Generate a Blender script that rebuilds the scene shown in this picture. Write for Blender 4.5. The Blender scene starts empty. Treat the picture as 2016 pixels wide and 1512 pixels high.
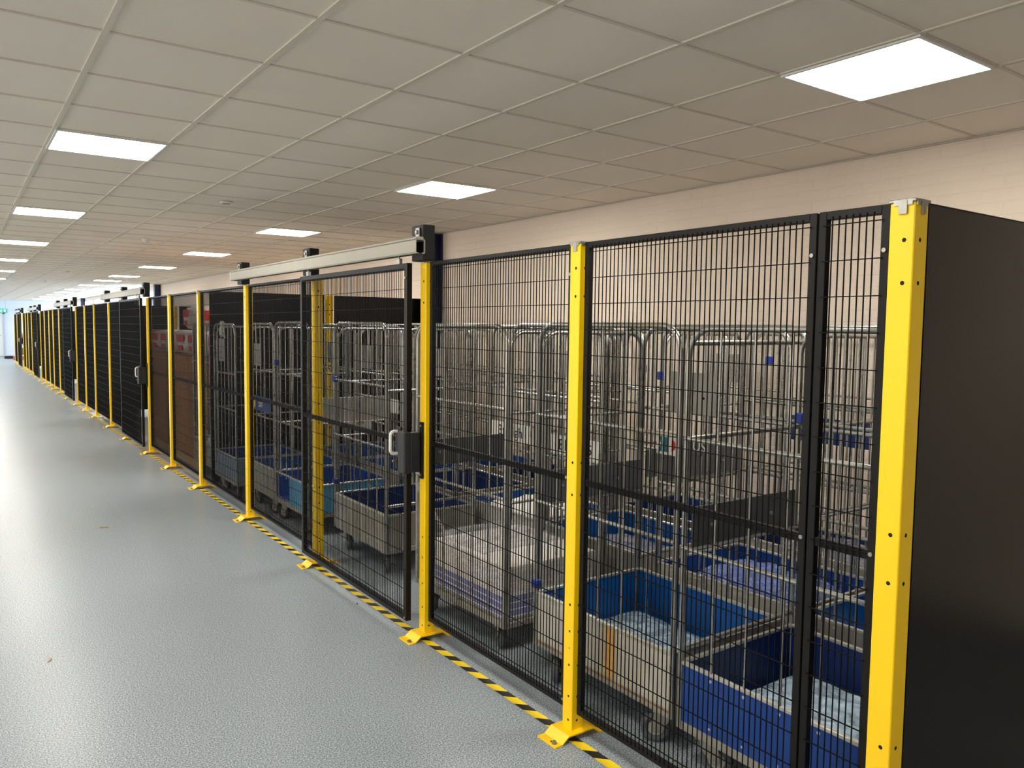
import bpy, math, random
from mathutils import Vector, Matrix
random.seed(7)
scene = bpy.context.scene
COL = scene.collection

# ---------------------------------------------------------------- camera
FOC = 1551.84
R_ = Vector((0.81695879, -0.57656311, 0.01238209))
U_ = Vector((0.03022688, 0.06425133, 0.99747587))
F_ = Vector((0.57590336, 0.8145224, -0.06991839))
CAM = Vector((0, 0, 1.66))
cd = bpy.data.cameras.new('camera')
cam = bpy.data.objects.new('camera', cd)
COL.objects.link(cam)
cd.sensor_width = 36.0
cd.sensor_fit = 'HORIZONTAL'
cd.lens = FOC / 2016 * 36.0
cd.clip_start = 0.05
cd.clip_end = 200
M = Matrix((R_, U_, -F_)).transposed().to_4x4()
M.translation = CAM
cam.matrix_world = M
scene.camera = cam

# ---------------------------------------------------------------- world, exposure
w = bpy.data.worlds.new('world')
scene.world = w
w.use_nodes = True
w.node_tree.nodes['Background'].inputs[0].default_value = (0.75, 0.85, 1.0, 1)
w.node_tree.nodes['Background'].inputs[1].default_value = 0.3
scene.view_settings.view_transform = 'Standard'
scene.view_settings.look = 'None'
scene.view_settings.gamma = 1
scene.view_settings.use_curve_mapping = False
scene.view_settings.exposure = 0.6
scene.cycles.diffuse_bounces = 8
scene.cycles.max_bounces = 14
PANEL_LIGHT = 26.0       # strength of the ceiling lights
LEFT_LIGHT = 2.1         # strength of the unseen fill panes added along the left side
WINDOW_LIGHT = 3.6      # strength of the daylight panes
CEIL = 2.745
WALLX = 4.65
FX = 2.0                # corridor face of the fence posts

# ---------------------------------------------------------------- helpers
def lin(c):
    c = c / 255.0
    return c / 12.92 if c <= 0.04045 else ((c + 0.055) / 1.055) ** 2.4

MATS = {}
def mat(name, rgb, rough=0.5, metal=0.0, var=0.0, vscale=8.0, bump=0.0, bscale=60.0, spec=0.5, alpha=1.0, trans=0.0, coat=0.0, rvar=0.0):
    if name in MATS:
        return MATS[name]
    m = bpy.data.materials.new(name)
    m.use_nodes = True
    nt = m.node_tree
    b = nt.nodes['Principled BSDF']
    col = (lin(rgb[0]), lin(rgb[1]), lin(rgb[2]), 1)
    b.inputs['Base Color'].default_value = col
    b.inputs['Roughness'].default_value = rough
    b.inputs['Metallic'].default_value = metal
    b.inputs['Specular IOR Level'].default_value = spec
    b.inputs['Alpha'].default_value = alpha
    b.inputs['Transmission Weight'].default_value = trans
    b.inputs['Coat Weight'].default_value = coat
    tc = nt.nodes.new('ShaderNodeTexCoord')
    if var > 0 or rvar > 0:
        n = nt.nodes.new('ShaderNodeTexNoise')
        n.inputs['Scale'].default_value = vscale
        n.inputs['Detail'].default_value = 5
        nt.links.new(tc.outputs['Object'], n.inputs['Vector'])
        if var > 0:
            r = nt.nodes.new('ShaderNodeValToRGB')
            r.color_ramp.elements[0].position = 0.3
            r.color_ramp.elements[1].position = 0.7
            r.color_ramp.elements[0].color = tuple(c * (1 - var) for c in col[:3]) + (1,)
            r.color_ramp.elements[1].color = tuple(min(1, c * (1 + var)) for c in col[:3]) + (1,)
            nt.links.new(n.outputs['Fac'], r.inputs['Fac'])
            nt.links.new(r.outputs['Color'], b.inputs['Base Color'])
        if rvar > 0:
            mr = nt.nodes.new('ShaderNodeMapRange')
            mr.inputs['To Min'].default_value = max(0.02, rough - rvar)
            mr.inputs['To Max'].default_value = min(1, rough + rvar)
            nt.links.new(n.outputs['Fac'], mr.inputs['Value'])
            nt.links.new(mr.outputs['Result'], b.inputs['Roughness'])
    if bump > 0:
        n2 = nt.nodes.new('ShaderNodeTexNoise')
        n2.inputs['Scale'].default_value = bscale
        n2.inputs['Detail'].default_value = 4
        bp = nt.nodes.new('ShaderNodeBump')
        bp.inputs['Strength'].default_value = bump
        bp.inputs['Distance'].default_value = 0.01
        nt.links.new(tc.outputs['Object'], n2.inputs['Vector'])
        nt.links.new(n2.outputs['Fac'], bp.inputs['Height'])
        nt.links.new(bp.outputs['Normal'], b.inputs['Normal'])
    MATS[name] = m
    return m

def emat(name, rgb, strength, base=(.8, .8, .8)):
    m = bpy.data.materials.new(name)
    m.use_nodes = True
    b = m.node_tree.nodes['Principled BSDF']
    b.inputs['Base Color'].default_value = (*base, 1)
    b.inputs['Emission Color'].default_value = (*rgb, 1)
    b.inputs['Emission Strength'].default_value = strength
    return m

class MB:
    """collects shapes, links them as one mesh object"""
    def __init__(s):
        s.v = []; s.f = []; s.mi = []; s.sm = []; s.mats = []; s.cur = 0
    def use(s, m):
        if m not in s.mats:
            s.mats.append(m)
        s.cur = s.mats.index(m)
        return s
    def add(s, vs, fs, smooth=False):
        o = len(s.v)
        s.v += [tuple(v) for v in vs]
        for f in fs:
            s.f.append([i + o for i in f]); s.mi.append(s.cur); s.sm.append(smooth)
        return s
    def box(s, x0, x1, y0, y1, z0, z1):
        vs = [(x, y, z) for x in (x0, x1) for y in (y0, y1) for z in (z0, z1)]
        return s.add(vs, [(0, 1, 3, 2), (4, 6, 7, 5), (0, 4, 5, 1), (2, 3, 7, 6), (0, 2, 6, 4), (1, 5, 7, 3)])
    def bbox(s, x0, x1, y0, y1, z0, z1, b=0.004):
        """box with chamfered edges"""
        if x1 < x0: x0, x1 = x1, x0
        if y1 < y0: y0, y1 = y1, y0
        b = min(b, (x1 - x0) / 2.2, (y1 - y0) / 2.2, (z1 - z0) / 2.2)
        X = (x0, x1); Y = (y0, y1); Z = (z0, z1)
        vs = []; idx = {}
        for i in (0, 1):
            for j in (0, 1):
                for k in (0, 1):
                    sx = 1 - 2 * i; sy = 1 - 2 * j; sz = 1 - 2 * k
                    for a in range(3):
                        p = [X[i] + sx * b, Y[j] + sy * b, Z[k] + sz * b]
                        p[a] = (X[i], Y[j], Z[k])[a]
                        idx[(i, j, k, a)] = len(vs); vs.append(tuple(p))
        fs = []
        g = lambda i, j, k, a: idx[(i, j, k, a)]
        for i in (0, 1):
            q = [g(i, 0, 0, 0), g(i, 1, 0, 0), g(i, 1, 1, 0), g(i, 0, 1, 0)]; fs.append(q if i else q[::-1])
            q = [g(0, i, 0, 1), g(0, i, 1, 1), g(1, i, 1, 1), g(1, i, 0, 1)]; fs.append(q if i else q[::-1])
            q = [g(0, 0, i, 2), g(1, 0, i, 2), g(1, 1, i, 2), g(0, 1, i, 2)]; fs.append(q if i else q[::-1])
        for i in (0, 1):
            for j in (0, 1):
                fs.append([g(i, j, 0, 0), g(i, j, 1, 0), g(i, j, 1, 1), g(i, j, 0, 1)])
                fs.append([g(i, 0, j, 0), g(i, 1, j, 0), g(i, 1, j, 2), g(i, 0, j, 2)])
                fs.append([g(0, i, j, 1), g(1, i, j, 1), g(1, i, j, 2), g(0, i, j, 2)])
                for k in (0, 1):
                    fs.append([g(i, j, k, 0), g(i, j, k, 1), g(i, j, k, 2)])
        return s.add(vs, fs)
    def tube(s, pts, r, n=8, caps=True, smooth=True):
        pts = [Vector(p) for p in pts]
        rings = []
        up = None
        for i, p in enumerate(pts):
            if i == 0: t = pts[1] - pts[0]
            elif i == len(pts) - 1: t = pts[-1] - pts[-2]
            else: t = (pts[i + 1] - p).normalized() + (p - pts[i - 1]).normalized()
            t.normalize()
            if up is None:
                up = Vector((0, 0, 1)) if abs(t.z) < .9 else Vector((1, 0, 0))
            a = t.cross(up).normalized(); b = a.cross(t).normalized(); up = b
            rings.append([p + a * r * math.cos(2 * math.pi * (k + .5) / n) + b * r * math.sin(2 * math.pi * (k + .5) / n) for k in range(n)])
        vs = [v for rg in rings for v in rg]
        fs = []
        for i in range(len(pts) - 1):
            for k in range(n):
                k2 = (k + 1) % n
                fs.append((i * n + k, i * n + k2, (i + 1) * n + k2, (i + 1) * n + k))
        s.add(vs, fs, smooth)
        if caps:
            o = (len(pts) - 1) * n
            s.add(vs[:n], [tuple(range(n))[::-1]]); s.add(vs[o:], [tuple(range(n))])
        return s
    def cyl(s, c, axis, r, h, n=24, smooth=True):
        a = Vector(axis).normalized() * h / 2
        c = Vector(c)
        return s.tube([c - a, c + a], r, n, True, smooth)
    def disc(s, c, nrm, r, n=12):
        nrm = Vector(nrm).normalized()
        t = nrm.cross(Vector((0, 0, 1)))
        if t.length < .1: t = Vector((1, 0, 0))
        t.normalize(); b = nrm.cross(t)
        return s.add([Vector(c) + t * r * math.cos(2 * math.pi * k / n) + b * r * math.sin(2 * math.pi * k / n) for k in range(n)], [tuple(range(n))])
    def prism(s, poly, axis, a0, a1):
        """poly: 2D points in the plane normal to axis (x: (y,z), y: (x,z), z: (x,y))"""
        def P(p, a):
            return {'x': (a, p[0], p[1]), 'y': (p[0], a, p[1]), 'z': (p[0], p[1], a)}[axis]
        n = len(poly)
        vs = [P(p, a0) for p in poly] + [P(p, a1) for p in poly]
        fs = [tuple(range(n))[::-1], tuple(range(n, 2 * n))]
        fs += [(i, (i + 1) % n, n + (i + 1) % n, n + i) for i in range(n)]
        return s.add(vs, fs)
    def mesh(s, name):
        me = bpy.data.meshes.new(name)
        me.from_pydata(s.v, [], s.f)
        for m in s.mats: me.materials.append(m)
        me.polygons.foreach_set('material_index', s.mi)
        me.polygons.foreach_set('use_smooth', s.sm)
        me.update()
        import bmesh
        bm = bmesh.new(); bm.from_mesh(me)
        bmesh.ops.recalc_face_normals(bm, faces=bm.faces)
        bm.to_mesh(me); bm.free()
        return me
    def build(s, name, parent=None, m=None):
        if m is not None and not s.mats:
            s.mats.append(m)
        o = bpy.data.objects.new(name, s.mesh(name))
        COL.objects.link(o)
        o.parent = parent
        return o

def tag(o, label=None, cat=None, group=None, kind=None):
    if label: o['label'] = label
    if cat: o['category'] = cat
    if group: o['group'] = group
    if kind: o['kind'] = kind
    return o

def thing(name, label, cat, loc=(0, 0, 0), rz=0, group=None):
    o = bpy.data.objects.new(name, None)
    COL.objects.link(o)
    o.empty_display_size = .1
    o.location = loc
    o.rotation_euler = (0, 0, rz)
    return tag(o, label, cat, group)

def struct(o, label=None):
    return tag(o, label, None, None, 'structure')

KIDS = {}
def copy_tree(o, parent=None):
    c = o.copy(); COL.objects.link(c)
    c.parent = parent
    for ch in o.children:
        copy_tree(ch, c)
    return c

def text_mesh(name, s, size, m, parent=None, M4=None, ext=0.0008):
    cu = bpy.data.curves.new(name, 'FONT')
    cu.body = s; cu.size = size; cu.extrude = ext; cu.align_x = 'CENTER'; cu.align_y = 'CENTER'
    t = bpy.data.objects.new('tmp', cu)
    COL.objects.link(t)
    bpy.context.view_layer.update()
    me = bpy.data.meshes.new_from_object(t.evaluated_get(bpy.context.evaluated_depsgraph_get()))
    bpy.data.objects.remove(t)
    me.materials.clear(); me.materials.append(m)
    if M4: me.transform(M4)
    o = bpy.data.objects.new(name, me)
    COL.objects.link(o); o.parent = parent
    return o
# text lying in a plane facing -x (read from the corridor): local x -> -y, local y -> z
FACE_MX = Matrix(((0, 0, -1, 0), (-1, 0, 0, 0), (0, 1, 0, 0), (0, 0, 0, 1)))

ORD = ['nearest', 'second', 'third', 'fourth', 'fifth', 'sixth', 'seventh', 'eighth', 'ninth', 'tenth', 'eleventh', 'twelfth',
       'thirteenth', 'fourteenth', 'fifteenth', 'sixteenth', 'seventeenth', 'eighteenth', 'nineteenth', 'twentieth',
       'twenty-first', 'twenty-second', 'twenty-third', 'twenty-fourth', 'twenty-fifth', 'twenty-sixth', 'twenty-seventh', 'twenty-eighth']

# ---------------------------------------------------------------- materials
YEL = mat('yellow_powder_coat', (252, 206, 0), .42, 0, .03, 3, .05, 300)
BLK = mat('black_powder_coat', (15, 14, 12), .5, 0, .05, 5, .05, 300, spec=.22)
WIREM = mat('black_wire', (12, 11, 9), .65, 0, spec=.1)
SHEET = mat('black_sheet_metal', (10, 9, 8), .24, 0, .03, 2, .06, 260, spec=.3)
GALV = mat('galvanised_steel', (160, 160, 155), .35, .8, .16, 14, .08, 90, rvar=.1)
TUBE = mat('galvanised_tube', (168, 167, 161), .3, .88, .14, 10, .06, 90, rvar=.1)
DULL = mat('dull_zinc_sheet', (150, 147, 140), .5, .35, .16, 9, .08, 60, rvar=.1)
DARKPLATE = mat('dark_grey_plate', (84, 85, 86), .5, .3, .1, 7)
LAMIN = mat('grey_laminate', (176, 173, 164), .5, 0, .12, 7, .05, 60)
ALU = mat('aluminium_edge', (205, 203, 195), .35, .8, .06, 20)
ALUP = mat('anodised_aluminium', (158, 154, 140), .5, .3, .03, 10)
BLUE = mat('blue_plastic_panel', (6, 78, 148), .35, 0, .08, 5, .03, 50)
NAVY = mat('navy_plastic_panel', (7, 36, 92), .38, 0, .08, 5, .03, 50)
ROYAL = mat('royal_blue_panel', (12, 60, 134), .35, 0, .1, 6, .03, 50)
CYAN = mat('pale_blue_panel', (70, 140, 180), .45, 0, .12, 6)
GREYBLUE = mat('worn_grey_blue_panel', (104, 122, 142), .5, 0, .16, 9)
CLIP = mat('blue_plastic_clip', (22, 48, 140), .4)
RUBBER = mat('grey_rubber', (78, 82, 86), .6, 0, .1, 30)
DRUB = mat('dark_rubber', (32, 32, 32), .6, 0, .1, 30)
HOLE = mat('dark_hole', (18, 14, 8), .9)
WHITE = mat('white_plastic', (225, 222, 214), .4)
RUST = mat('rusty_metal', (138, 108, 82), .8, 0, .35, 14)
OCHRE = mat('ochre_patch', (205, 160, 92), .6, 0, .15, 30)
CARD = mat('cardboard', (168, 122, 82), .8, 0, .07, 8, .05, 90)
TAPE = mat('brown_packing_tape', (150, 110, 70), .3)
PAPER = mat('white_paper', (222, 218, 212), .7, 0, .05, 6)
PERI = mat('periwinkle_cover', (108, 112, 178), .5, 0, .1, 9)
TEAL = mat('teal_print', (24, 96, 110), .5)
RED = mat('red_print', (200, 32, 32), .5)
INK = mat('black_ink', (24, 24, 26), .5)
COLM = mat('navy_column_paint', (26, 36, 74), .4, 0, .06, 4)
WHITEP = mat('white_paint', (226, 226, 224), .5)
WOOD = mat('pale_wood', (196, 164, 120), .6, 0, .12, 12)
LEAF = mat('dry_leaf', (168, 142, 96), .7, 0, .2, 50)
TANGLE = mat('red_brown_strap', (96, 50, 38), .6)

def film_mat(name, rgb, alpha, bs=26):
    m = bpy.data.materials.new(name); m.use_nodes = True
    nt = m.node_tree; b = nt.nodes['Principled BSDF']
    b.inputs['Base Color'].default_value = (lin(rgb[0]), lin(rgb[1]), lin(rgb[2]), 1)
    b.inputs['Roughness'].default_value = .16
    b.inputs['Specular IOR Level'].default_value = .8
    tc = nt.nodes.new('ShaderNodeTexCoord')
    mp = nt.nodes.new('ShaderNodeMapping'); mp.inputs['Scale'].default_value = (1, 1, 3.0)
    n = nt.nodes.new('ShaderNodeTexNoise'); n.inputs['Scale'].default_value = bs; n.inputs['Detail'].default_value = 6; n.inputs['Distortion'].default_value = 1.2
    bp = nt.nodes.new('ShaderNodeBump'); bp.inputs['Strength'].default_value = .6; bp.inputs['Distance'].default_value = .015
    r = nt.nodes.new('ShaderNodeMapRange')
    r.inputs['From Min'].default_value = .35; r.inputs['From Max'].default_value = .68
    r.inputs['To Min'].default_value = alpha * .45; r.inputs['To Max'].default_value = min(1, alpha * 1.6)
    nt.links.new(tc.outputs['Object'], mp.inputs['Vector']); nt.links.new(mp.outputs[0], n.inputs['Vector'])
    nt.links.new(n.outputs['Fac'], bp.inputs['Height']); nt.links.new(bp.outputs[0], b.inputs['Normal'])
    nt.links.new(n.outputs['Fac'], r.inputs['Value']); nt.links.new(r.outputs[0], b.inputs['Alpha'])
    return m
FILM = film_mat('stretch_film', (225, 225, 232), .2, 12)
BAGM = film_mat('clear_bag_plastic', (176, 200, 216), .62, 10)
BAGB = film_mat('blue_tinted_film', (120, 140, 205), .5, 12)

# ---------------------------------------------------------------- setting: floor, ceiling, walls
def floor_material():
    m = bpy.data.materials.new('speckled_vinyl'); m.use_nodes = True
    nt = m.node_tree; b = nt.nodes['Principled BSDF']
    tc = nt.nodes.new('ShaderNodeTexCoord')
    n = nt.nodes.new('ShaderNodeTexNoise'); n.inputs['Scale'].default_value = 170; n.inputs['Detail'].default_value = 3
    r = nt.nodes.new('ShaderNodeValToRGB')
    e = r.color_ramp.elements
    e[0].position = .36; e[0].color = (lin(92), lin(102), lin(110), 1)
    e[1].position = .66; e[1].color = (lin(192), lin(200), lin(206), 1)
    el = e.new(.5); el.color = (lin(138), lin(148), lin(154), 1)
    n2 = nt.nodes.new('ShaderNodeTexNoise'); n2.inputs['Scale'].default_value = 1.3; n2.inputs['Detail'].default_value = 8; n2.inputs['Roughness'].default_value = .65
    mx = nt.nodes.new('ShaderNodeMix'); mx.data_type = 'RGBA'; mx.blend_type = 'MULTIPLY'; mx.inputs['Factor'].default_value = .07
    r2 = nt.nodes.new('ShaderNodeValToRGB'); r2.color_ramp.elements[0].position = .3; r2.color_ramp.elements[0].color = (.68, .68, .66, 1); r2.color_ramp.elements[1].position = .62; r2.color_ramp.elements[1].color = (1, 1, 1, 1)
    # faint scuffs running along the aisle
    mp = nt.nodes.new('ShaderNodeMapping'); mp.inputs['Scale'].default_value = (3, .8, 1); mp.inputs['Rotation'].default_value = (0, 0, .12)
    n3 = nt.nodes.new('ShaderNodeTexNoise'); n3.inputs['Scale'].default_value = 2.2; n3.inputs['Detail'].default_value = 7
    mr = nt.nodes.new('ShaderNodeMapRange'); mr.inputs['From Min'].default_value = .3; mr.inputs['From Max'].default_value = .7
    mr.inputs['To Min'].default_value = .3; mr.inputs['To Max'].default_value = .33
    nt.links.new(tc.outputs['Object'], n.inputs['Vector']); nt.links.new(tc.outputs['Object'], n2.inputs['Vector'])
    nt.links.new(tc.outputs['Object'], mp.inputs['Vector']); nt.links.new(mp.outputs[0], n3.inputs['Vector'])
    nt.links.new(n3.outputs['Fac'], mr.inputs['Value']); nt.links.new(mr.outputs[0], b.inputs['Roughness'])
    nt.links.new(n.outputs['Fac'], r.inputs['Fac']); nt.links.new(n2.outputs['Fac'], r2.inputs['Fac'])
    nt.links.new(r.outputs[0], mx.inputs[6]); nt.links.new(r2.outputs[0], mx.inputs[7]); nt.links.new(mx.outputs[2], b.inputs['Base Color'])
    b.inputs['Specular IOR Level'].default_value = .3
    return m
Y0, Y1 = -6.0, 46.0
XL = -5.2
MB().add([(XL, Y0, 0), (WALLX + .1, Y0, 0), (WALLX + .1, Y1, 0), (XL, Y1, 0)], [(0, 1, 2, 3)]).build('floor', None, floor_material())
struct(bpy.data.objects['floor'], 'speckled grey-blue vinyl floor of the corridor')

TILE = mat('ceiling_tile', (236, 227, 213), .9, 0, .025, 1.1, .25, 420, spec=.2)
GRID = mat('ceiling_grid_metal', (214, 206, 192), .75, 0, spec=.15)
ceil = MB().box(XL, WALLX + .1, Y0, Y1, CEIL + .006, CEIL + .05).build('ceiling', None, TILE)
struct(ceil, 'suspended ceiling of square beige tiles')
GX, GY = 1.694, 2.154
g = MB()
i = math.ceil((XL - GX) / .6)
while GX + .6 * i < WALLX:
    x = GX + .6 * i
    g.box(x - .012, x + .012, Y0, Y1, CEIL, CEIL + .0065); i += 1
j = math.ceil((Y0 - GY) / .6)
while GY + .6 * j < Y1:
    y = GY + .6 * j
    g.box(XL, WALLX, y - .0085, y + .0085, CEIL + .0012, CEIL + .0065); j += 1
g.build('ceiling_grid', ceil, GRID)

def wall_material():
    m = mat('painted_brick', (224, 209, 192), .75, 0, .03, 1.5)
    nt = m.node_tree; b = nt.nodes['Principled BSDF']
    tc = nt.nodes.new('ShaderNodeTexCoord')
    sx = nt.nodes.new('ShaderNodeSeparateXYZ'); cx = nt.nodes.new('ShaderNodeCombineXYZ')
    nt.links.new(tc.outputs['Object'], sx.inputs[0]); nt.links.new(sx.outputs['Y'], cx.inputs['X']); nt.links.new(sx.outputs['Z'], cx.inputs['Y'])
    br = nt.nodes.new('ShaderNodeTexBrick')
    br.inputs['Scale'].default_value = 1; br.inputs['Brick Width'].default_value = .235; br.inputs['Row Height'].default_value = .072; br.inputs['Mortar Size'].default_value = .007
    br.inputs['Mortar Smooth'].default_value = .6
    nt.links.new(cx.outputs[0], br.inputs['Vector'])
    n = nt.nodes.new('ShaderNodeTexNoise'); n.inputs['Scale'].default_value = 14; n.inputs['Detail'].default_value = 6
    nt.links.new(tc.outputs['Object'], n.inputs['Vector'])
    b1 = nt.nodes.new('ShaderNodeBump'); b1.invert = True; b1.inputs['Strength'].default_value = .35; b1.inputs['Distance'].default_value = .006
    b2 = nt.nodes.new('ShaderNodeBump'); b2.inputs['Strength'].default_value = .3; b2.inputs['Distance'].default_value = .008
    nt.links.new(br.outputs['Fac'], b1.inputs['Height']); nt.links.new(n.outputs['Fac'], b2.inputs['Height'])
    nt.links.new(b1.outputs[0], b2.inputs['Normal']); nt.links.new(b2.outputs[0], b.inputs['Normal'])
    return m
WALL = wall_material()
WIN0 = 23.6
wr = MB()
wr.box(WALLX, WALLX + .2, Y0, WIN0, 0, CEIL)
wr.box(WALLX, WALLX + .2, WIN0, Y1, 0, 1.15)
wr.box(WALLX, WALLX + .2, WIN0, Y1, 2.66, CEIL)
nwin = 7
ww = (Y1 - WIN0) / nwin
for k in range(nwin + 1):
    yc = WIN0 + k * ww
    wr.box(WALLX, WALLX + .2, max(WIN0, yc - .2), min(Y1, yc + .2), 1.15, 2.66)
struct(wr.build('wall_right', None, WALL), 'white painted brick wall behind the cages')
PLAIN = mat('off_white_wall', (238, 232, 222), .8, 0, .03, 1)
struct(MB().box(XL - .2, XL, Y0, Y1, 0, CEIL).build('wall_left', None, PLAIN))
struct(MB().box(XL, WALLX, Y0 - .2, Y0, 0, CEIL).build('wall_front', None, mat('dim_wall', (90, 84, 78), .9)))
ENDW = mat('pale_blue_white_wall', (222, 228, 240), .7, 0, .02, 1)
struct(MB().box(XL, WALLX, Y1, Y1 + .2, 0, CEIL).build('wall_back', None, ENDW), 'bright pale wall closing the corridor')
DAY = emat('daylight_pane', (.66, .8, 1.0), WINDOW_LIGHT)
for k in range(nwin):
    ya = WIN0 + k * ww + .2; yb = WIN0 + (k + 1) * ww - .2
    wn = MB().use(DAY).box(WALLX + .08, WALLX + .1, ya + .05, yb - .05, 1.2, 2.61).build('window_%d' % (k + 1))
    struct(wn, 'window full of daylight in the wall beyond the cages')
    fr = MB()
    fr.box(WALLX + .04, WALLX + .12, ya, yb, 1.15, 1.2); fr.box(WALLX + .04, WALLX + .12, ya, yb, 2.61, 2.66)
    n = 4
    for q in range(n + 1):
        yy = ya + .025 + (yb - ya - .05) * q / n
        fr.box(WALLX + .04, WALLX + .12, yy - .025, yy + .025, 1.2, 2.61)
    fr.build('window_frame', wn, WHITEP)

# end door, its frame and glazing
dr = MB().bbox(.95, 1.95, Y1 - .06, Y1, .01, 2.08).build('door_1', None, WHITEP)
struct(dr, 'white door at the far end of the corridor')
f = MB(); f.box(.87, .95, Y1 - .09, Y1, 0, 2.14); f.box(1.95, 2.03, Y1 - .09, Y1, 0, 2.14); f.box(.87, 2.03, Y1 - .09, Y1, 2.08, 2.16)
f.build('door_frame', dr, mat('pale_grey_frame', (188, 192, 202), .5))
MB().tube([(1.85, Y1 - .06, 1.02), (1.85, Y1 - .11, 1.02), (1.74, Y1 - .11, 1.02)], .011).build('door_handle', dr, GALV)
# daylight panes beside and above the end door
for k, (xa, xb) in enumerate([(-3.3, -1.5), (-1.3, .6)]):
    wn = MB().use(DAY).box(xa, xb, Y1 - .012, Y1 - .002, .9, 2.5).build('window_%d' % (8 + k))
    struct(wn, 'tall window in the far end wall')
    f = MB()
    for xx in (xa, (xa + xb) / 2, xb): f.box(xx - .03, xx + .03, Y1 - .05, Y1, .87, 2.53)
    for zz in (.9, 2.5): f.box(xa - .03, xb + .03, Y1 - .05, Y1, zz - .03, zz + .03)
    f.build('window_frame', wn, WHITEP)
# unseen window-shaped glowing panes, added along the left wall to brighten the ceiling
LEFT_FILL = emat('left_fill_pane', (1.0, .93, .86), LEFT_LIGHT)
for k in range(11):
    ya = -4.6 + k * 4.5
    wn = MB().use(LEFT_FILL if ya < 20 else DAY).box(XL, XL + .012, ya, ya + 3.6, .7, 2.5).build('window_%d' % (10 + k))
    struct(wn, 'unseen window added in the left side wall to brighten the hall')
    f = MB()
    for q in range(4):
        yy = ya + 3.6 * q / 3
        f.box(XL, XL + .05, yy - .03, yy + .03, .67, 2.53)
    for zz in (.7, 2.5): f.box(XL, XL + .05, ya - .03, ya + 3.63, zz - .03, zz + .03)
    f.build('window_frame', wn, WHITEP)

# steel columns against the right wall
for k, y in enumerate((8.07, 23.35, 38.65)):
    c = MB()
    x0, x1 = WALLX - .16, WALLX - .002
    c.bbox(x0, x0 + .014, y - .08, y + .08, 0, CEIL, .002); c.bbox(x1 - .014, x1, y - .08, y + .08, 0, CEIL, .002); c.box(x0 + .014, x1 - .014, y - .005, y + .005, 0, CEIL)
    struct(c.build('trim_%d' % (k + 1), None, COLM), 'navy painted steel column against the wall')
struct(MB().box(WALLX - .014, WALLX, Y0, Y1, 0, .09).build('baseboard_right', None, mat('grey_skirting', (120, 122, 124), .6)))
struct(MB().box(WALLX - .02, WALLX, Y0, Y1, CEIL - .002, CEIL + .004).build('trim_4', None, mat('ceiling_edge_angle', (190, 182, 170), .6)))

# ---------------------------------------------------------------- ceiling lights
GLOW = emat('light_diffuser_glow', (1.0, .95, .87), PANEL_LIGHT)
def ceiling_light():
    t = thing('ceiling_light', '', 'ceiling light')
    f = MB()
    for a, b_, c_, d in ((-.297, .297, -.297, -.283), (-.297, .297, .283, .297), (-.297, -.283, -.283, .283), (.283, .297, -.283, .283)):
        f.box(a, b_, c_, d, -.008, .004)
    f.build('frame', t, WHITEP)
    MB().use(GLOW).box(-.283, .283, -.283, .283, -.005, .002).build('diffuser', t)
    return t
proto = ceiling_light()
ys_r = [GY - .3 + 3.6 * (k - 1) + .0 for k in range(0, 6)]
rowR = [1.854, 5.454, 9.054, 12.654, 16.254, 19.854, 22.25, 25.25, 28.85, 31.85, 34.85, 37.85, 41.45]
rowL = [1.854 - 3.6, 1.854] + [5.454 + 3.6 * k for k in range(11)]
rowLL = [1.854 - 3.6, 1.854] + [5.454 + 3.6 * k for k in range(11)]  # unseen row left of the corridor, added only for its light
first = True
for nm, xs, ys in (('row above the cages', 3.194, rowR), ('row above the corridor beside the fence', .794, rowL), ('unseen row added left of the corridor', -2.206, rowLL)):
    for k, y in enumerate(ys):
        y = GY + .3 + .6 * round((y - GY - .3) / .6)
        o = proto if first else copy_tree(proto)
        first = False
        o.location = (xs, y, CEIL)
        if y < 0: lab = 'square ceiling light behind the viewer, %s' % nm
        else: lab = 'glowing square ceiling light, %s one along the %s' % (ORD[k - (ys[0] < 0)], nm)
        tag(o, lab, 'ceiling light', 'square ceiling lights')

# ceiling fittings
def detector(x, y, lab, flat=False):
    t = thing('smoke_detector' if not flat else 'ceiling_disc', lab, 'smoke detector' if not flat else 'ceiling fitting', (x, y, CEIL))
    MB().cyl((0, 0, -.006), (0, 0, 1), .055, .012, 24).build('base', t, WHITE)
    if not flat:
        b = MB(); b.cyl((0, 0, -.024), (0, 0, 1), .045, .024, 24); b.cyl((0, 0, -.044), (0, 0, 1), .026, .018, 20); b.build('sensor_head', t, WHITE)
    else:
        MB().cyl((0, 0, -.014), (0, 0, 1), .036, .006, 24).build('sensor_head', t, GALV)
detector(2.02, 10.97, 'round white smoke detector on the ceiling between the two rows of lights, nearest one')
detector(2.0, 7.24, 'flat round fitting flush with the ceiling, near the second light above the cages', True)
detector(1.97, 18.95, 'small flat fitting on the ceiling midway down the corridor', True)
detector(1.94, 23.75, 'white smoke detector on the ceiling far down the corridor')

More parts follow.
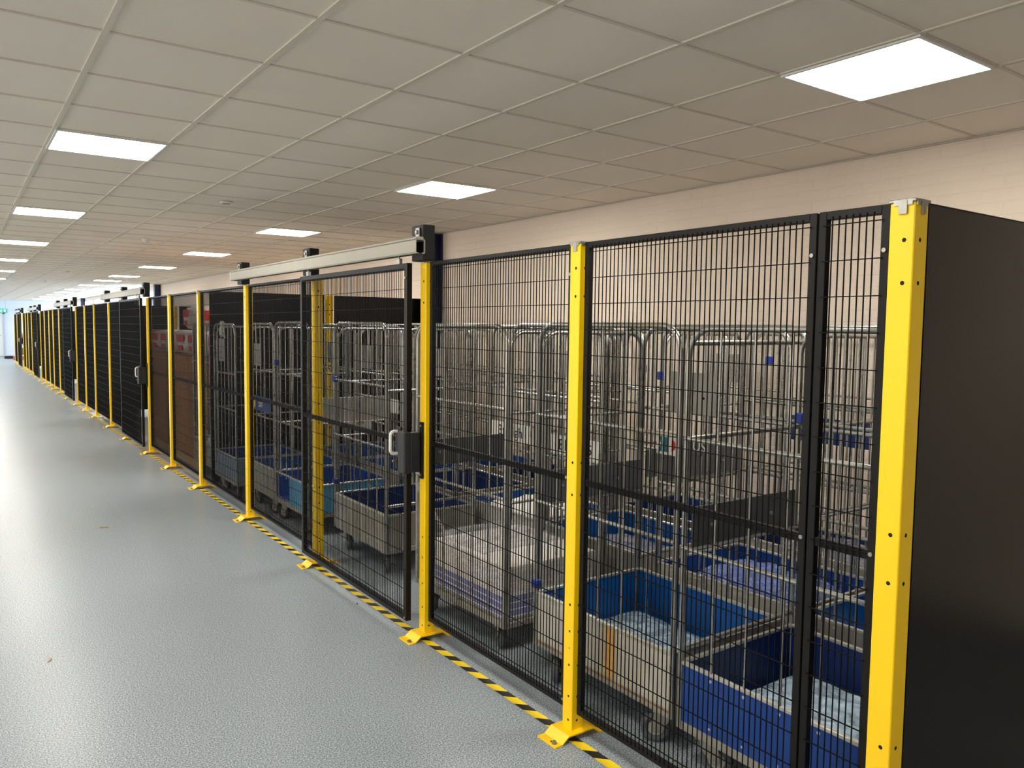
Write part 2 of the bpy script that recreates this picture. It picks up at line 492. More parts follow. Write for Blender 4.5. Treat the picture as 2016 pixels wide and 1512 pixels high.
# ---------------------------------------------------------------- fence posts
S = .06
def post(yc, top_cap=True, h=2.0, x0=FX, s=S, foot=True, base=0.03):
    t = thing('fence_post', '', 'fence post')
    p = MB().use(YEL)
    p.bbox(0, s, -s / 2, s / 2, .03, h - .004, .0025)
    p.use(HOLE)
    for zz in (.07, .17, .3, .44, .55, 1.0, 1.13, 1.79, 1.9):
        r = .0052 if zz < .5 else .0058
        p.disc((-.0004, -s * .12, zz), (-1, 0, 0), r); p.disc((s * .45, -s / 2 - .0004, zz), (0, -1, 0), r)
    p.disc((-.0004, -s * .12, .37), (-1, 0, 0), .003)
    p.build('post_tube', t)
    if foot:
        b = MB().use(YEL)
        th = .006
        prof = [(-.105, 0), (-.07, 0), (-.035, .026), (.095, .026), (.13, 0), (.165, 0)]
        poly = prof + [(x, z + th) for x, z in reversed(prof)]
        b.prism(poly, 'y', -.058, .058)
        b.use(HOLE)
        for q in (-.035, -.01): b.disc((-.088, q, th + .0006), (0, 0, 1), .005)
        b.build('base_plate', t)
        for q, (bx, by) in enumerate(((-.088, -.03), (.148, -.02))):
            m = MB(); m.cyl((bx, by, th + .0015), (0, 0, 1), .011, .003, 16); m.cyl((bx, by, th + .007), (0, 0, 1), .0075, .009, 6, False); m.build('bolt', t, GALV)
    if top_cap:
        c = MB()
        c.bbox(-.004, s + .004, -s / 2 - .004, s / 2 + .004, h - .004, h + .004, .002)
        for a in (.012, .03, .048):
            c.box(a - .007, a + .007, -s / 2 - .0045, -s / 2 - .0005, h - .012, h + .003)
            c.box(-.0045, -.0005, a - s / 2 - .007, a - s / 2 + .007, h - .012, h + .003)
        c.box(-.006, -.001, -.014, .008, h - .034, h); c.box(.028, .044, -s / 2 - .006, -s / 2 - .001, h - .034, h)
        c.build('post_cap', t, GALV)
    return t
P = [1.1, 2.41, 3.64, 5.19, 6.74, 8.32, 9.65, 10.89, 12.43, 13.98, 15.58, 16.82, 18.14, 19.7, 21.31, 22.65, 23.7, 24.95, 26.2, 27.75, 29.35, 30.8, 31.95, 33.2, 34.8, 36.4, 38.2]
DOORS = [(2, 4), (7, 9), (12, 14), (18, 20), (23, 25)]       # near post, far post of each sliding door bay
hidden = {3: 'behind the nearest sliding door', 8: 'behind the second sliding door', 13: 'behind the third sliding door', 19: 'behind the fourth sliding door', 24: 'behind the fifth sliding door'}
capped = post(0, True); plain = post(0, False)
usedc = usedp = False
doorposts = {2, 3, 4, 7, 8, 9, 12, 13, 14, 18, 19, 20, 23, 24, 25}
for k, y in enumerate(P):
    if k == 0:
        o = post(0, True, 2.0, s=.066)
        lab = 'big yellow corner fence post at the near end, against the black sheet panel'
    else:
        if k in doorposts:
            o = copy_tree(plain) if usedp else plain; usedp = True
        else:
            o = copy_tree(capped) if usedc else capped; usedc = True
        if k in hidden: lab = 'yellow fence post %s' % hidden[k]
        elif k == 1: lab = 'yellow fence post with steel cap, first one past the corner post'
        elif k == 2: lab = 'yellow fence post carrying the black lock of the nearest sliding door'
        else: lab = 'yellow fence post with floor plate, %s counted from the near corner post' % ORD[k]
    o.location = (FX, y, 0)
    tag(o, lab, 'fence post', 'yellow fence posts')

# ---------------------------------------------------------------- mesh panels
WIRE = .0015
def wire_mesh(mb, y0, y1, z0, z1, x, py=.0208, pz=.1, zoff=None):
    n = max(1, int(round((y1 - y0) / py)))
    for k in range(1, n):
        y = y0 + (y1 - y0) * k / n
        mb.add([(x + a, y + b_, z) for z in (z0 - .008, z1 + .008) for a, b_ in ((-WIRE, -WIRE), (WIRE, -WIRE), (WIRE, WIRE), (-WIRE, WIRE))],
               [(0, 1, 5, 4), (1, 2, 6, 5), (2, 3, 7, 6), (3, 0, 4, 7)])
    z = z0 + .04 if zoff is None else zoff
    while z < z1:
        mb.add([(x - .0018 + a, y, z + b_) for y in (y0 - .008, y1 + .008) for a, b_ in ((-WIRE, -WIRE), (WIRE, -WIRE), (WIRE, WIRE), (-WIRE, WIRE))],
               [(0, 1, 5, 4), (1, 2, 6, 5), (2, 3, 7, 6), (3, 0, 4, 7)])
        z += pz
def panel_parts(t, L, z0=.1, z1=2.0, fw=.024, fd=.024, mid=1.055, screws=True):
    f = MB().use(BLK)
    f.bbox(0, fd, 0, fw, z0, z1, .0015); f.bbox(0, fd, L - fw, L, z0, z1, .0015)
    f.bbox(0, fd, fw, L - fw, z1 - fw, z1, .0015); f.bbox(0, fd, fw, L - fw, z0, z0 + fw, .0015)
    f.build('frame', t)
    if mid:
        MB().use(BLK).bbox(.004, .02, fw, L - fw, mid - .013, mid + .013, .001).build('mid_rail', t)
    m = MB().use(WIREM)
    wire_mesh(m, fw, L - fw, z0 + fw, z1 - fw, -.0016, zoff=.16)
    m.build('wire_mesh', t)
    if screws:
        s = MB().use(GALV)
        for zz in (.13, 1.06, 1.88): s.cyl((-.002, fw * .5, zz), (1, 0, 0), .006, .006, 12)
        s.build('screw', t)
PX = FX + .018
spans = []
for k in range(len(P) - 1):
    isdoor = any(a == k for a, b in DOORS)
    if isdoor: continue
    a, b = P[k] + S / 2 + .008, P[k + 1] - S / 2 - .008
    if k == 0:
        spans.append((1.142, 1.352, k)); spans.append((1.358, b, k))
    else: spans.append((a, b, k))
cache = {}
for n, (a, b, k) in enumerate(spans):
    L = math.floor((b - a) / .02) * .02 - .002 if k > 2 else b - a
    key = round(L, 3)
    if key in cache: o = copy_tree(cache[key])
    else:
        o = thing('mesh_panel', '', 'mesh panel'); panel_parts(o, L); cache[key] = o
    o.location = (PX, (a + b) / 2 - L / 2, 0)
    if n == 0: lab = 'narrow black mesh panel beside the yellow corner post'
    elif n == 1: lab = 'black mesh fence panel in front of the white and royal blue carts'
    elif n == 2: lab = 'black mesh fence panel between the first capped post and the door lock post'
    elif k == 3: lab = 'black mesh fence panel beyond the nearest sliding door, half under its track'
    else: lab = 'black mesh fence panel, %s one counted from the near corner post' % ORD[n]
    tag(o, lab, 'fence panel', 'black mesh fence panels')

# ---------------------------------------------------------------- sliding doors and their tracks
def sliding_door(L=1.56):
    t = thing('sliding_door', '', 'sliding door')
    z0, z1 = .085, 1.995
    panel_parts(t, L, z0, z1, .034, .03, 1.055, False)
    h = MB()
    y = .085
    pts = [(0, y, .985)]
    for a in range(0, 91, 15):
        pts.append((-.052 + .022 * math.cos(math.radians(90 - a)) * 1 - .0 if False else -.03 - .022 * math.sin(math.radians(a)), y, .985 + .022 - .022 * math.cos(math.radians(a))))
    for a in range(0, 91, 15):
        pts.append((-.03 - .022 * math.cos(math.radians(a)), y, 1.083 + .022 * math.sin(math.radians(a))))
    pts.append((0, y, 1.105))
    h.tube(pts, .009, 10); h.build('handle', t, WHITE)
    tr = MB(); tr.bbox(-.012, 0, y - .04, y + .022, .93, 1.13, .002); tr.bbox(-.03, -.012, y - .035, y - .005, .905, .965, .003); tr.build('handle_plate', t, BLK)
    MB().tube([(-.03, y - .02, .95), (-.05, y - .02, .95)], .006, 8).build('key_cylinder', t, GALV)
    for yy in (.12, L - .12):
        b = MB(); b.bbox(.005, .025, yy - .02, yy + .02, z1, z1 + .03, .002); b.cyl((.015, yy, z1 + .045), (0, 0, 1), .006, .03, 8); b.build('roller_hanger', t, GALV)
    s = MB().use(GALV)
    for zz in (.1, 1.92): s.cyl((-.002, .017, zz), (1, 0, 0), .006, .006, 12)
    s.build('screw', t)
    return t
def lock_box():
    # origin at the near post centre line, x at the post's corridor face
    t = thing('door_lock', '', 'door lock')
    b = MB().use(DRUB); b.bbox(-.108, -.068, .0, .078, .895, 1.115, .006); b.bbox(-.069, -.012, .0, .05, .9, 1.11, .004); b.build('lock_case', t, BLK)
    MB().use(BLK).bbox(-.012, -.0015, -.018, .012, .865, 1.165, .002).build('mounting_strip', t)
    m = MB().use(GALV)
    for zz in (.885, 1.145): m.cyl((-.014, -.004, zz), (1, 0, 0), .006, .005, 12)
    m.build('screw', t)
    m = MB().use(BLK); m.bbox(-.095, -.07, .078, .097, .98, 1.03, .004); m.build('bolt_housing', t)
    return t
def door_track(L):
    t = thing('door_track', '', 'door track')
    # box profile with an open slot underneath, hollow at the ends
    w_, h_, th = .055, .074, .004
    z0 = 2.035
    poly = [(-w_ / 2 + .018, z0), (-w_ / 2 + .004, z0), (-w_ / 2, z0 + .008), (-w_ / 2, z0 + h_ - .008), (-w_ / 2 + .006, z0 + h_), (w_ / 2 - .006, z0 + h_), (w_ / 2, z0 + h_ - .008), (w_ / 2, z0 + .008), (w_ / 2 - .004, z0), (w_ / 2 - .018, z0)]
    inner = [(x * .86, z0 + h_ / 2 + (z - z0 - h_ / 2) * .88) for x, z in poly]
    inner[0] = (poly[0][0], z0 + .005); inner[-1] = (poly[-1][0], z0 + .005)
    m = MB().use(ALUP)
    n = len(poly)
    vs = [(x, y, z) for y in (0, L) for x, z in poly] + [(x, y, z) for y in (0, L) for x, z in inner]
    fs = []
    for i in range(n - 1):
        fs.append((i, i + 1, n + i + 1, n + i)); fs.append((2 * n + i, 3 * n + i, 3 * n + i + 1, 2 * n + i + 1))
        fs.append((i, 2 * n + i, 2 * n + i + 1, i + 1)); fs.append((n + i, n + i + 1, 3 * n + i + 1, 3 * n + i))
    m.add(vs, fs)
    m.bbox(-.018, .018, 0, L, z0 + h_, z0 + h_ + .012, .002)
    m.bbox(-.027, -.021, 0, L, z0 + h_ - .002, z0 + h_ + .006, .001)
    m.build('track_profile', t)
    for yy in (.06, L / 2, L - .1):
        b = MB().use(GALV)
        b.bbox(-.02, .02, yy - .02, yy + .02, z0 + h_ + .012, z0 + h_ + .016, .001); b.bbox(.014, .02, yy - .02, yy + .02, z0 + h_ + .012, z0 + h_ + .062, .001)
        b.cyl((.01, yy, z0 + h_ + .04), (1, 0, 0), .011, .012, 6, False)
        b.build('track_clamp', t)
        c = MB().use(BLK)
        c.bbox(.022, .09, yy - .05, yy + .075, 2.004, 2.185, .003)
        c.build('support_bracket', t)
    MB().use(WHITE).bbox(-.03, .03, L, L + .01, z0, z0 + h_, .003).build('end_cap', t)
    return t
dd = sliding_door(); lk = lock_box(); tk = door_track(3.28)
for n, (a, b) in enumerate(DOORS):
    d, l_, t_ = (dd, lk, tk) if n == 0 else (copy_tree(dd), copy_tree(lk), copy_tree(tk))
    d.location = (FX - .065, P[a] + .055, 0)
    tag(d, '%s black mesh sliding door with white pull handle' % ORD[n], 'sliding door', 'sliding mesh doors')
    l_.location = (FX, P[a], 0)
    tag(l_, 'black lock case on the edge of the %s sliding door' % ORD[n], 'lock', 'black door locks')
    t_.location = (FX - .055, P[a] - .07, 0)
    tag(t_, 'pale metal overhead track above the %s sliding door' % ORD[n], 'door track', 'overhead door tracks')

# ---------------------------------------------------------------- solid partitions between cages
def sheet_panel(x0, x1, y, lab, z1=2.0):
    t = thing('sheet_panel', lab, 'sheet metal panel', ((x0 + x1) / 2, y, 0))
    L = (x1 - x0) / 2
    MB().use(SHEET).bbox(-L + .004, L - .004, -.001, .001, .1, z1 - .006, .0005).build('sheet', t)
    f = MB().use(BLK)
    f.bbox(-L, -L + .022, .002, .026, .1, z1, .0015); f.bbox(L - .022, L, .002, .026, .1, z1, .0015)
    f.bbox(-L + .022, L - .022, .002, .026, z1 - .022, z1, .0015); f.bbox(-L + .022, L - .022, .002, .026, .1, .122, .0015); f.bbox(-L + .022, L - .022, .002, .026, 1.04, 1.06, .0015)
    f.build('frame', t)
    return t
sheet_panel(2.074, 3.32, 1.072, 'black sheet metal panel closing the near end, beside the corner post')
sheet_panel(3.44, 4.63, 1.072, 'black sheet metal panel closing the near end, beside the brick wall')
def inner_post(x, y, lab):
    o = copy_tree(plain); o.location = (x, y, 0); o.rotation_euler = (0, 0, -math.pi / 2)
    tag(o, lab, 'fence post', 'yellow fence posts'); return o
o = inner_post(3.36, 1.1, 'yellow post behind the near black sheet panels'); o.rotation_euler = (0, 0, 0); o.location = (3.33, 1.1, 0)
for n, yy in enumerate((8.27, 15.64, 24.99, 33.24)):
    which = ['first', 'second', 'third', 'fourth'][n]
    sheet_panel(2.108, 3.32, yy, 'black sheet partition behind the fence, %s cross wall, corridor half' % which)
    sheet_panel(3.44, 4.62, yy, 'black sheet partition behind the fence, %s cross wall, brick wall half' % which)
    o = copy_tree(plain); o.location = (3.33, yy - .02, 0)
    tag(o, 'yellow post joining the black sheets of the %s cross wall inside the cages' % which, 'fence post', 'yellow fence posts')

# ---------------------------------------------------------------- hazard tape
def hazard_material():
    m = bpy.data.materials.new('hazard_stripes'); m.use_nodes = True
    nt = m.node_tree; b = nt.nodes['Principled BSDF']; b.inputs['Roughness'].default_value = .4
    tc = nt.nodes.new('ShaderNodeTexCoord'); sx = nt.nodes.new('ShaderNodeSeparateXYZ')
    nt.links.new(tc.outputs['Object'], sx.inputs[0])
    # slanted stripes: u = y + 1.0 * x
    ad = nt.nodes.new('ShaderNodeMath'); ad.operation = 'ADD'
    nt.links.new(sx.outputs['Y'], ad.inputs[0]); nt.links.new(sx.outputs['X'], ad.inputs[1])
    mu = nt.nodes.new('ShaderNodeMath'); mu.operation = 'MULTIPLY'; mu.inputs[1].default_value = 1 / .155
    fr = nt.nodes.new('ShaderNodeMath'); fr.operation = 'FRACT'
    gt = nt.nodes.new('ShaderNodeMath'); gt.operation = 'GREATER_THAN'; gt.inputs[1].default_value = .45
    sb = nt.nodes.new('ShaderNodeMath'); sb.operation = 'SUBTRACT'; sb.inputs[1].default_value = .011
    nt.links.new(ad.outputs[0], sb.inputs[0]); nt.links.new(sb.outputs[0], mu.inputs[0]); nt.links.new(mu.outputs[0], fr.inputs[0]); nt.links.new(fr.outputs[0], gt.inputs[0])
    mx = nt.nodes.new('ShaderNodeMix'); mx.data_type = 'RGBA'
    mx.inputs[6].default_value = (lin(28), lin(24), lin(20), 1); mx.inputs[7].default_value = (lin(240), lin(208), lin(30), 1)
    nt.links.new(gt.outputs[0], mx.inputs[0]); nt.links.new(mx.outputs[2], b.inputs['Base Color'])
    return m
tp = MB().box(1.979, 2.023, .9, 38.3, .0002, .0012).build('hazard_tape', None, hazard_material())
tag(tp, 'yellow and black striped hazard tape on the floor under the fence', 'floor tape')
tp = None

# ---------------------------------------------------------------- roll cages
def hoop(mb, xw, y0, y1, zb, zt, r, rc=.1):
    """upside-down U in the plane x = xw"""
    pts = [(xw, y0, zb), (xw, y0, zt - rc)]
    for a in range(15, 90, 15):
        A = math.radians(a); pts.append((xw, y0 + rc - rc * math.cos(A), zt - rc + rc * math.sin(A)))
    pts += [(xw, y0 + rc, zt), (xw, y1 - rc, zt)]
    for a in range(75, 0, -15):
        A = math.radians(a); pts.append((xw, y1 - rc + rc * math.cos(A), zt - rc + rc * math.sin(A)))
    pts += [(xw, y1, zt - rc), (xw, y1, zb)]
    mb.tube(pts, r, 8)
def hoop_x(mb, yw, x0, x1, zb, zt, r, rc=.08):
    pts = [(x0, yw, zb), (x0, yw, zt - rc)]
    for a in range(15, 90, 15):
        A = math.radians(a); pts.append((x0 + rc - rc * math.cos(A), yw, zt - rc + rc * math.sin(A)))
    pts += [(x0 + rc, yw, zt), (x1 - rc, yw, zt)]
    for a in range(75, 0, -15):
        A = math.radians(a); pts.append((x1 - rc + rc * math.cos(A), yw, zt - rc + rc * math.sin(A)))
    pts += [(x1, yw, zt - rc), (x1, yw, zb)]
    mb.tube(pts, r, 8)

def caster(t, x, y, swivel, wheelmat):
    f = MB().use(DULL)
    c, s_ = math.cos(swivel), math.sin(swivel)
    def T(p): return (x + p[0] * c - p[1] * s_, y + p[0] * s_ + p[1] * c, p[2])
    # top plate and two cheeks leaning back to the axle
    v0 = len(f.v)
    f.bbox(-.045, .045, -.045, .045, .138, .144, .002)
    f.cyl((0, 0, .132), (0, 0, 1), .03, .014, 14)
    for sx in (-1, 1):
        f.prism([(-.035, .132), (.035, .132), (.045, .06), (.038, .045), (.018, .045), (-.02, .09)], 'x', sx * .024 - .0015, sx * .024 + .0015)
    f.cyl((0, .028, .06), (1, 0, 0), .007, .06, 8)
    f.v = [T(p) for p in f.v]
    o = f.build('caster', t)
    w_ = MB().use(wheelmat)
    n = 22
    prof = [(-.016, .034), (-.016, .055), (-.011, .06), (.011, .06), (.016, .055), (.016, .034)]
    vs = [(p[0], .028 + p[1] * math.cos(2 * math.pi * k / n), .0605 + p[1] * math.sin(2 * math.pi * k / n)) for k in range(n) for p in prof]
    m = len(prof)
    w_.add([T(v) for v in vs], [(k * m + q, k * m + (q + 1) % m, ((k + 1) % n) * m + (q + 1) % m, ((k + 1) % n) * m + q) for k in range(n) for q in range(m)], True)
    w_.use(LAMIN)
    v0 = len(w_.v)
    w_.cyl((0, .028, .0605), (1, 0, 0), .036, .02, 20); w_.cyl((0, .028, .0605), (1, 0, 0), .015, .034, 12)
    w_.v = w_.v[:v0] + [T(p) for p in w_.v[v0:]]
    w_.build('wheel', o)

def roll_cage(L=.88, W=.68, H=1.68, outer=LAMIN, inner=BLUE, endin=None, boxz=(.145, .405), bars=5, ends=('far',), rails=(1.262, .85), cross=(), shelf=None,
              plate=None, clips=(), deck_only=False, wheelmat=RUBBER, wob=.0, sign=None, missing=None, seed=0, tall=0, endrails=(), open_front=False, front_span=None):
    rnd = random.Random(seed)
    t = thing('roll_cage', '', 'roll cage')
    hx, hy = W / 2, L / 2
    zb, zr = boxz
    rt = .012
    # underframe
    u = MB().use(DULL)
    for sx in (-1, 1): u.bbox(sx * hx - .02 * (sx > 0) + 0, sx * hx + .02 * (sx < 0), -hy, hy, zb, zb + .035, .003)
    for yy in (-hy, -.02, hy - .04): u.bbox(-hx + .02, hx - .02, yy, yy + .04, zb, zb + .03, .003)
    u.build('base_frame', t)
    for sx in (-1, 1):
        for sy in (-1, 1):
            caster(t, sx * (hx - .06), sy * (hy - .1), rnd.uniform(-.9, .9) + (math.pi if rnd.random() < .5 else 0), wheelmat)
    dk = MB().use(inner if not deck_only else DULL).bbox(-hx + .02, hx - .02, -hy + .02, hy - .02, zb + .031, zb + .042, .002).build('deck', t)
    if not deck_only:
        th = .006
        for nm, (x0, x1, y0, y1) in {'front': (-hx, -hx + th, -hy, hy), 'back': (hx - th, hx, -hy, hy), 'near': (-hx + th, hx - th, -hy, -hy + th), 'far': (-hx + th, hx - th, hy - th, hy)}.items():
            if nm == missing: continue
            if nm == 'front' and front_span: y0, y1 = front_span
            s = MB()
            # outside sheet and inside sheet
            cx, cy = (x0 + x1) / 2, (y0 + y1) / 2
            om = outer
            if nm == 'front':
                s.use(om).bbox(x0, x0 + th / 2, y0, y1, zb + .036, zr, .001); s.use(inner).bbox(x0 + th / 2, x1, y0 + .004, y1 - .004, zb + .036, zr, .001)
            elif nm == 'back':
                s.use(inner).bbox(x0, x0 + th / 2, y0 + .004, y1 - .004, zb + .036, zr, .001); s.use(om).bbox(x0 + th / 2, x1, y0, y1, zb + .036, zr, .001)
            elif nm == 'near':
                s.use(om).bbox(x0, x1, y0, y0 + th / 2, zb + .036, zr, .001); s.use(inner).bbox(x0, x1, y0 + th / 2, y1, zb + .036, zr, .001)
            else:
                s.use(inner).bbox(x0, x1, y0, y0 + th / 2, zb + .036, zr, .001); s.use(om).bbox(x0, x1, y0 + th / 2, y1, zb + .036, zr, .001)
            pnl = s.build('side_board', t)
            e = MB().use(ALU)
            if nm in ('front', 'back'): e.bbox(cx - .008, cx + .008, -hy, hy, zr - .004, zr + .01, .002)
            else: e.bbox(x0, x1, cy - .008, cy + .008, zr - .004, zr + .01, .002)
            if nm == 'front':
                for k in range(bars):
                    yy = -hy + L * (k + 1) / (bars + 1)
                    e.cyl((x0 - .001, yy, zr - .02), (1, 0, 0), .006, .004, 10)
                    e.cyl((x0 - .001, yy, zb + .06), (1, 0, 0), .005, .004, 10)
            e.build('edge_trim', pnl)
    # long side frames
    for sx in (-1, 1):
        x = sx * (hx + .0)
        m = MB().use(TUBE)
        xo = x - sx * .0
        y0, y1 = -hy + .0, hy - .0
        hoop(m, xo, y0, y1, zb + .01, H + rnd.uniform(-.012, .008), rt)
        o = m.build('side_frame', t)
        b = MB().use(TUBE)
        for k in range(bars):
            yy = y0 + (y1 - y0) * (k + 1) / (bars + 1)
            d = rnd.uniform(-wob, wob); d2 = rnd.uniform(-wob, wob) * .5
            b.tube([(xo, yy, H - .008), (xo, yy + d2, 1.3), (xo + d2 * .6, yy + d, .95), (xo, yy + d2, .6), (xo, yy, zr if not deck_only else zb + .03)], .0045, 6, False)
        b.build('upright_bars', o)
        for zz in rails: MB().use(TUBE).tube([(xo + .008 * sx, y0, zz), (xo + .008 * sx, y1, zz)], .0085, 8).build('rail', o)
    for e_ in ends:
        y = hy if e_ == 'far' else -hy
        m = MB().use(TUBE); hoop_x(m, y, -hx + .024, hx - .024, zb + .03, H - .035, rt * .9)
        o = m.build('end_frame', t)
        b = MB().use(TUBE)
        for k in range(4):
            xx = -hx + .024 + (W - .048) * (k + 1) / 5
            b.tube([(xx, y, H - .04), (xx + rnd.uniform(-wob, wob), y, .95), (xx, y, zr if not deck_only else zb + .03)], .0045, 6, False)
        b.build('upright_bars', o)
        for zz in (rails[0] - .02, rails[1] - .02): MB().use(TUBE).tube([(-hx + .024, y, zz), (hx - .024, y, zz)], .0075, 8).build('rail', o)
    for zz, ye in cross:
        MB().use(TUBE).tube([(-hx + .006, ye * hy, zz), (hx - .006, ye * hy, zz + .004)], .0105, 8).build('cross_bar', t)
    if shelf is not None:
        ye, za, zc, smat = shelf
        s = MB().use(smat)
        yy = ye * hy
        s.bbox(-hx + .03, hx - .02, yy - .012, yy - .004, za, zc, .002); s.bbox(-hx + .03, hx - .02, yy - .04, yy - .012, za, za + .006, .002)
        s.use(GALV)
        for xx in (-.2, .16): s.cyl((xx, yy - .014, (za + zc) / 2), (0, 1, 0), .008, .008, 10)
        s.build('folded_shelf', t)
    if plate is not None:
        px, py, pz, pw, ph = plate
        s = MB().use(DULL); s.bbox(px * hx - .012, px * hx - .009, py - pw / 2, py + pw / 2, pz - ph / 2, pz + ph / 2, .001)
        s.use(HOLE)
        for q in (-.25, .25): s.disc((px * hx - .0126, py + q * pw, pz - ph * .1), (-1, 0, 0), .007)
        s.build('name_plate', t)
    for (cx_, cy_, cz_) in clips:
        MB().use(CLIP).bbox(cx_ * hx - .017, cx_ * hx + .017, cy_ * hy - .02, cy_ * hy + .02, cz_ - .022, cz_ + .022, .005).build('clip', t)
    if sign is not None:
        txt, tcol, bcol, sxp, syp, szp, sw, sh, size = sign
        s = MB().use(bcol).bbox(sxp * hx - .02, sxp * hx - .016, syp - sw / 2, syp + sw / 2, szp - sh / 2, szp + sh / 2, .001).build('sign_board', t)
        if txt:
            text_mesh('lettering', txt, size, tcol, s, Matrix.Translation((sxp * hx - .021, syp, szp)) @ FACE_MX)
    return t

SILV = DULL
cages = []
def put(t, x, y, rz, lab):
    t.location = (x, y, 0); t.rotation_euler = (0, 0, rz)
    tag(t, lab, 'roll cage', 'wire roll cages'); cages.append(t)
    return t
# --- front row, right behind the fence (x centre 2.56)
XF = 2.235 + .34
C2 = put(roll_cage(outer=ROYAL, inner=NAVY, ends=(), cross=((1.615, 1), (1.26, 1), (.46, 1)), shelf=(1, .84, 1.0, DARKPLATE), clips=((1, .98, 1.3),), wob=.003, seed=1,
         sign=None), XF - .02, 1.56, 0, 'roll cage with a royal blue box, nearest the corner post')
C1 = put(roll_cage(outer=LAMIN, inner=BLUE, ends=('far',), shelf=(1, .83, .99, DARKPLATE), clips=((-1, 1, .45),), wob=.004, seed=2,
         plate=(1, .1, 1.36, .3, .2)), XF, 2.5, 0.0, 'roll cage with a rust stained white box and blue lining, second from the corner post')
W1 = put(roll_cage(outer=LAMIN, inner=BLUE, ends=('near',), deck_only=True, shelf=(1, .85, 1.0, DARKPLATE), rails=(1.262, .81), wob=.006, seed=3,
         sign=('35', INK, WHITE, 1, -.3, .985, .2, .12, .085)), XF - .03, 3.62, 0.02, 'roll cage loaded with wrapped bundles of paper behind the fence')
D = put(roll_cage(outer=DULL, inner=NAVY, ends=('far',), cross=((1.24, -1), (.47, -1)), clips=((-1, 1, 1.27), (-1, 1, .5)), wob=.016, seed=4, rails=(1.27, .86),
        plate=(1, .1, 1.4, .2, .2), sign=None), XF + .075, 5.12, -.01, 'roll cage with a zinc box and navy lining behind the nearest sliding door')
B = put(roll_cage(L=.8, outer=CYAN, inner=ROYAL, ends=('far',), shelf=(-1, .9, 1.1, DULL), wob=.006, seed=5, wheelmat=DRUB, plate=(1, 0, 1.4, .22, .2), clips=((-1, .9, 1.35),), front_span=(-.4, .07), sign=('aight', INK, LAMIN, 1, .15, .85, .5, .13, .1)), XF, 6.28, 0, 'roll cage with a pale blue box left of the sliding door')
Fc = put(roll_cage(L=.72, outer=DULL, inner=BLUE, ends=('far', 'near'), wob=.004, seed=6, wheelmat=DRUB, plate=(-1, .05, 1.4, .2, .2), sign=('sm', WHITE, ROYAL, -1, -.06, .965, .54, .13, .1)),
         XF, 7.07, 0, 'roll cage with a dull zinc box beside the sign with a yellow disc')
Ec = put(roll_cage(L=.72, W=.64, outer=GREYBLUE, inner=ROYAL, ends=('far',), wob=.003, seed=7, wheelmat=DRUB, plate=(-1, .05, 1.42, .2, .22), rails=(1.2, .86)),
         2.12 + .33, 7.84, 0, 'roll cage with a worn grey-blue box against the first cross wall')
# yellow disc on the sign of the seventh cage
sg = [c for c in Fc.children if c.name.startswith('sign_board')][0]
m_ = MB().use(YEL); m_.cyl((-.34 - .021, .14, .965), (1, 0, 0), .05, .003, 24); m_.build('yellow_disc', sg)
# ochre and rust marks on the white box of the second cage
brd = [c for c in C1.children if c.name.startswith('side_board')][0]
m_ = MB().use(OCHRE); m_.bbox(-.3425, -.3405, -.115, -.05, .185, .4, .0005); m_.build('ochre_patch', brd)
m_ = MB().use(RUST)
m_.bbox(-.3435, -.3405, -.43, .43, .168, .176, .0005)
m_.build('rust_streak', brd)
# blue corner strip of the zinc cage
MB().use(ROYAL).bbox(-.345, -.328, -.447, -.435, .15, .41, .002).build('corner_strip', D)
# teal and red emblem hanging on the first cage's far side, between cages
# --- second row
XB = 3.42
second = [
    (1.615, dict(outer=DULL, inner=BLUE, ends=('far',), shelf=(-.95, .83, .98, DARKPLATE), seed=11, clips=((-1, 1, 1.5),)), 'roll cage with blue lining in the second row, by the near black sheet'),
    (2.53, dict(outer=LAMIN, inner=ROYAL, ends=('far', 'near'), shelf=(1, .85, 1.0, DARKPLATE), seed=12, clips=((-1, 1, 1.42), (1, .6, 1.5)), sign=('', TEAL, WHITE, -1, .36, 1.07, .17, .13, .1)), 'roll cage stuffed with clear film in the second row, behind the white box'),
    (3.55, dict(outer=DULL, inner=BLUE, ends=('far',), shelf=(-1, .85, 1.0, DARKPLATE), seed=13, clips=((-1, -1, 1.45),), sign=('BE', INK, WHITE, -1, .22, .94, .3, .12, .1)), 'roll cage with a lettered board in the second row, behind the wrapped bundles'),
    (4.5, dict(outer=LAMIN, inner=BLUE, ends=('near',), seed=14, plate=(1, 0, 1.4, .24, .2), sign=('3traigh', INK, WHITE, -1, -.17, .965, .44, .12, .1)), 'roll cage holding white bags in the second row, right of the sliding door'),
    (5.5, dict(outer=DULL, inner=NAVY, ends=('far',), seed=15, cross=((1.24, -1),)), 'roll cage in the second row seen through the nearest sliding door'),
    (6.45, dict(outer=LAMIN, inner=BLUE, ends=('far',), seed=16, sign=('BRIISS', INK, WHITE, -1, -.02, .98, .8, .12, .11)), 'roll cage in the second row behind the pale blue box'),
    (7.4, dict(outer=DULL, inner=BLUE, ends=('near',), seed=17, plate=(-1, .1, 1.4, .24, .2)), 'roll cage in the second row beside the first cross wall'),
]
rb = random.Random(3)
for y, kw, lab in second:
    put(roll_cage(wob=.006, wheelmat=DRUB, **kw), XB + rb.uniform(-.015, .02), y, rb.uniform(-.02, .02) * (y > 2), lab)
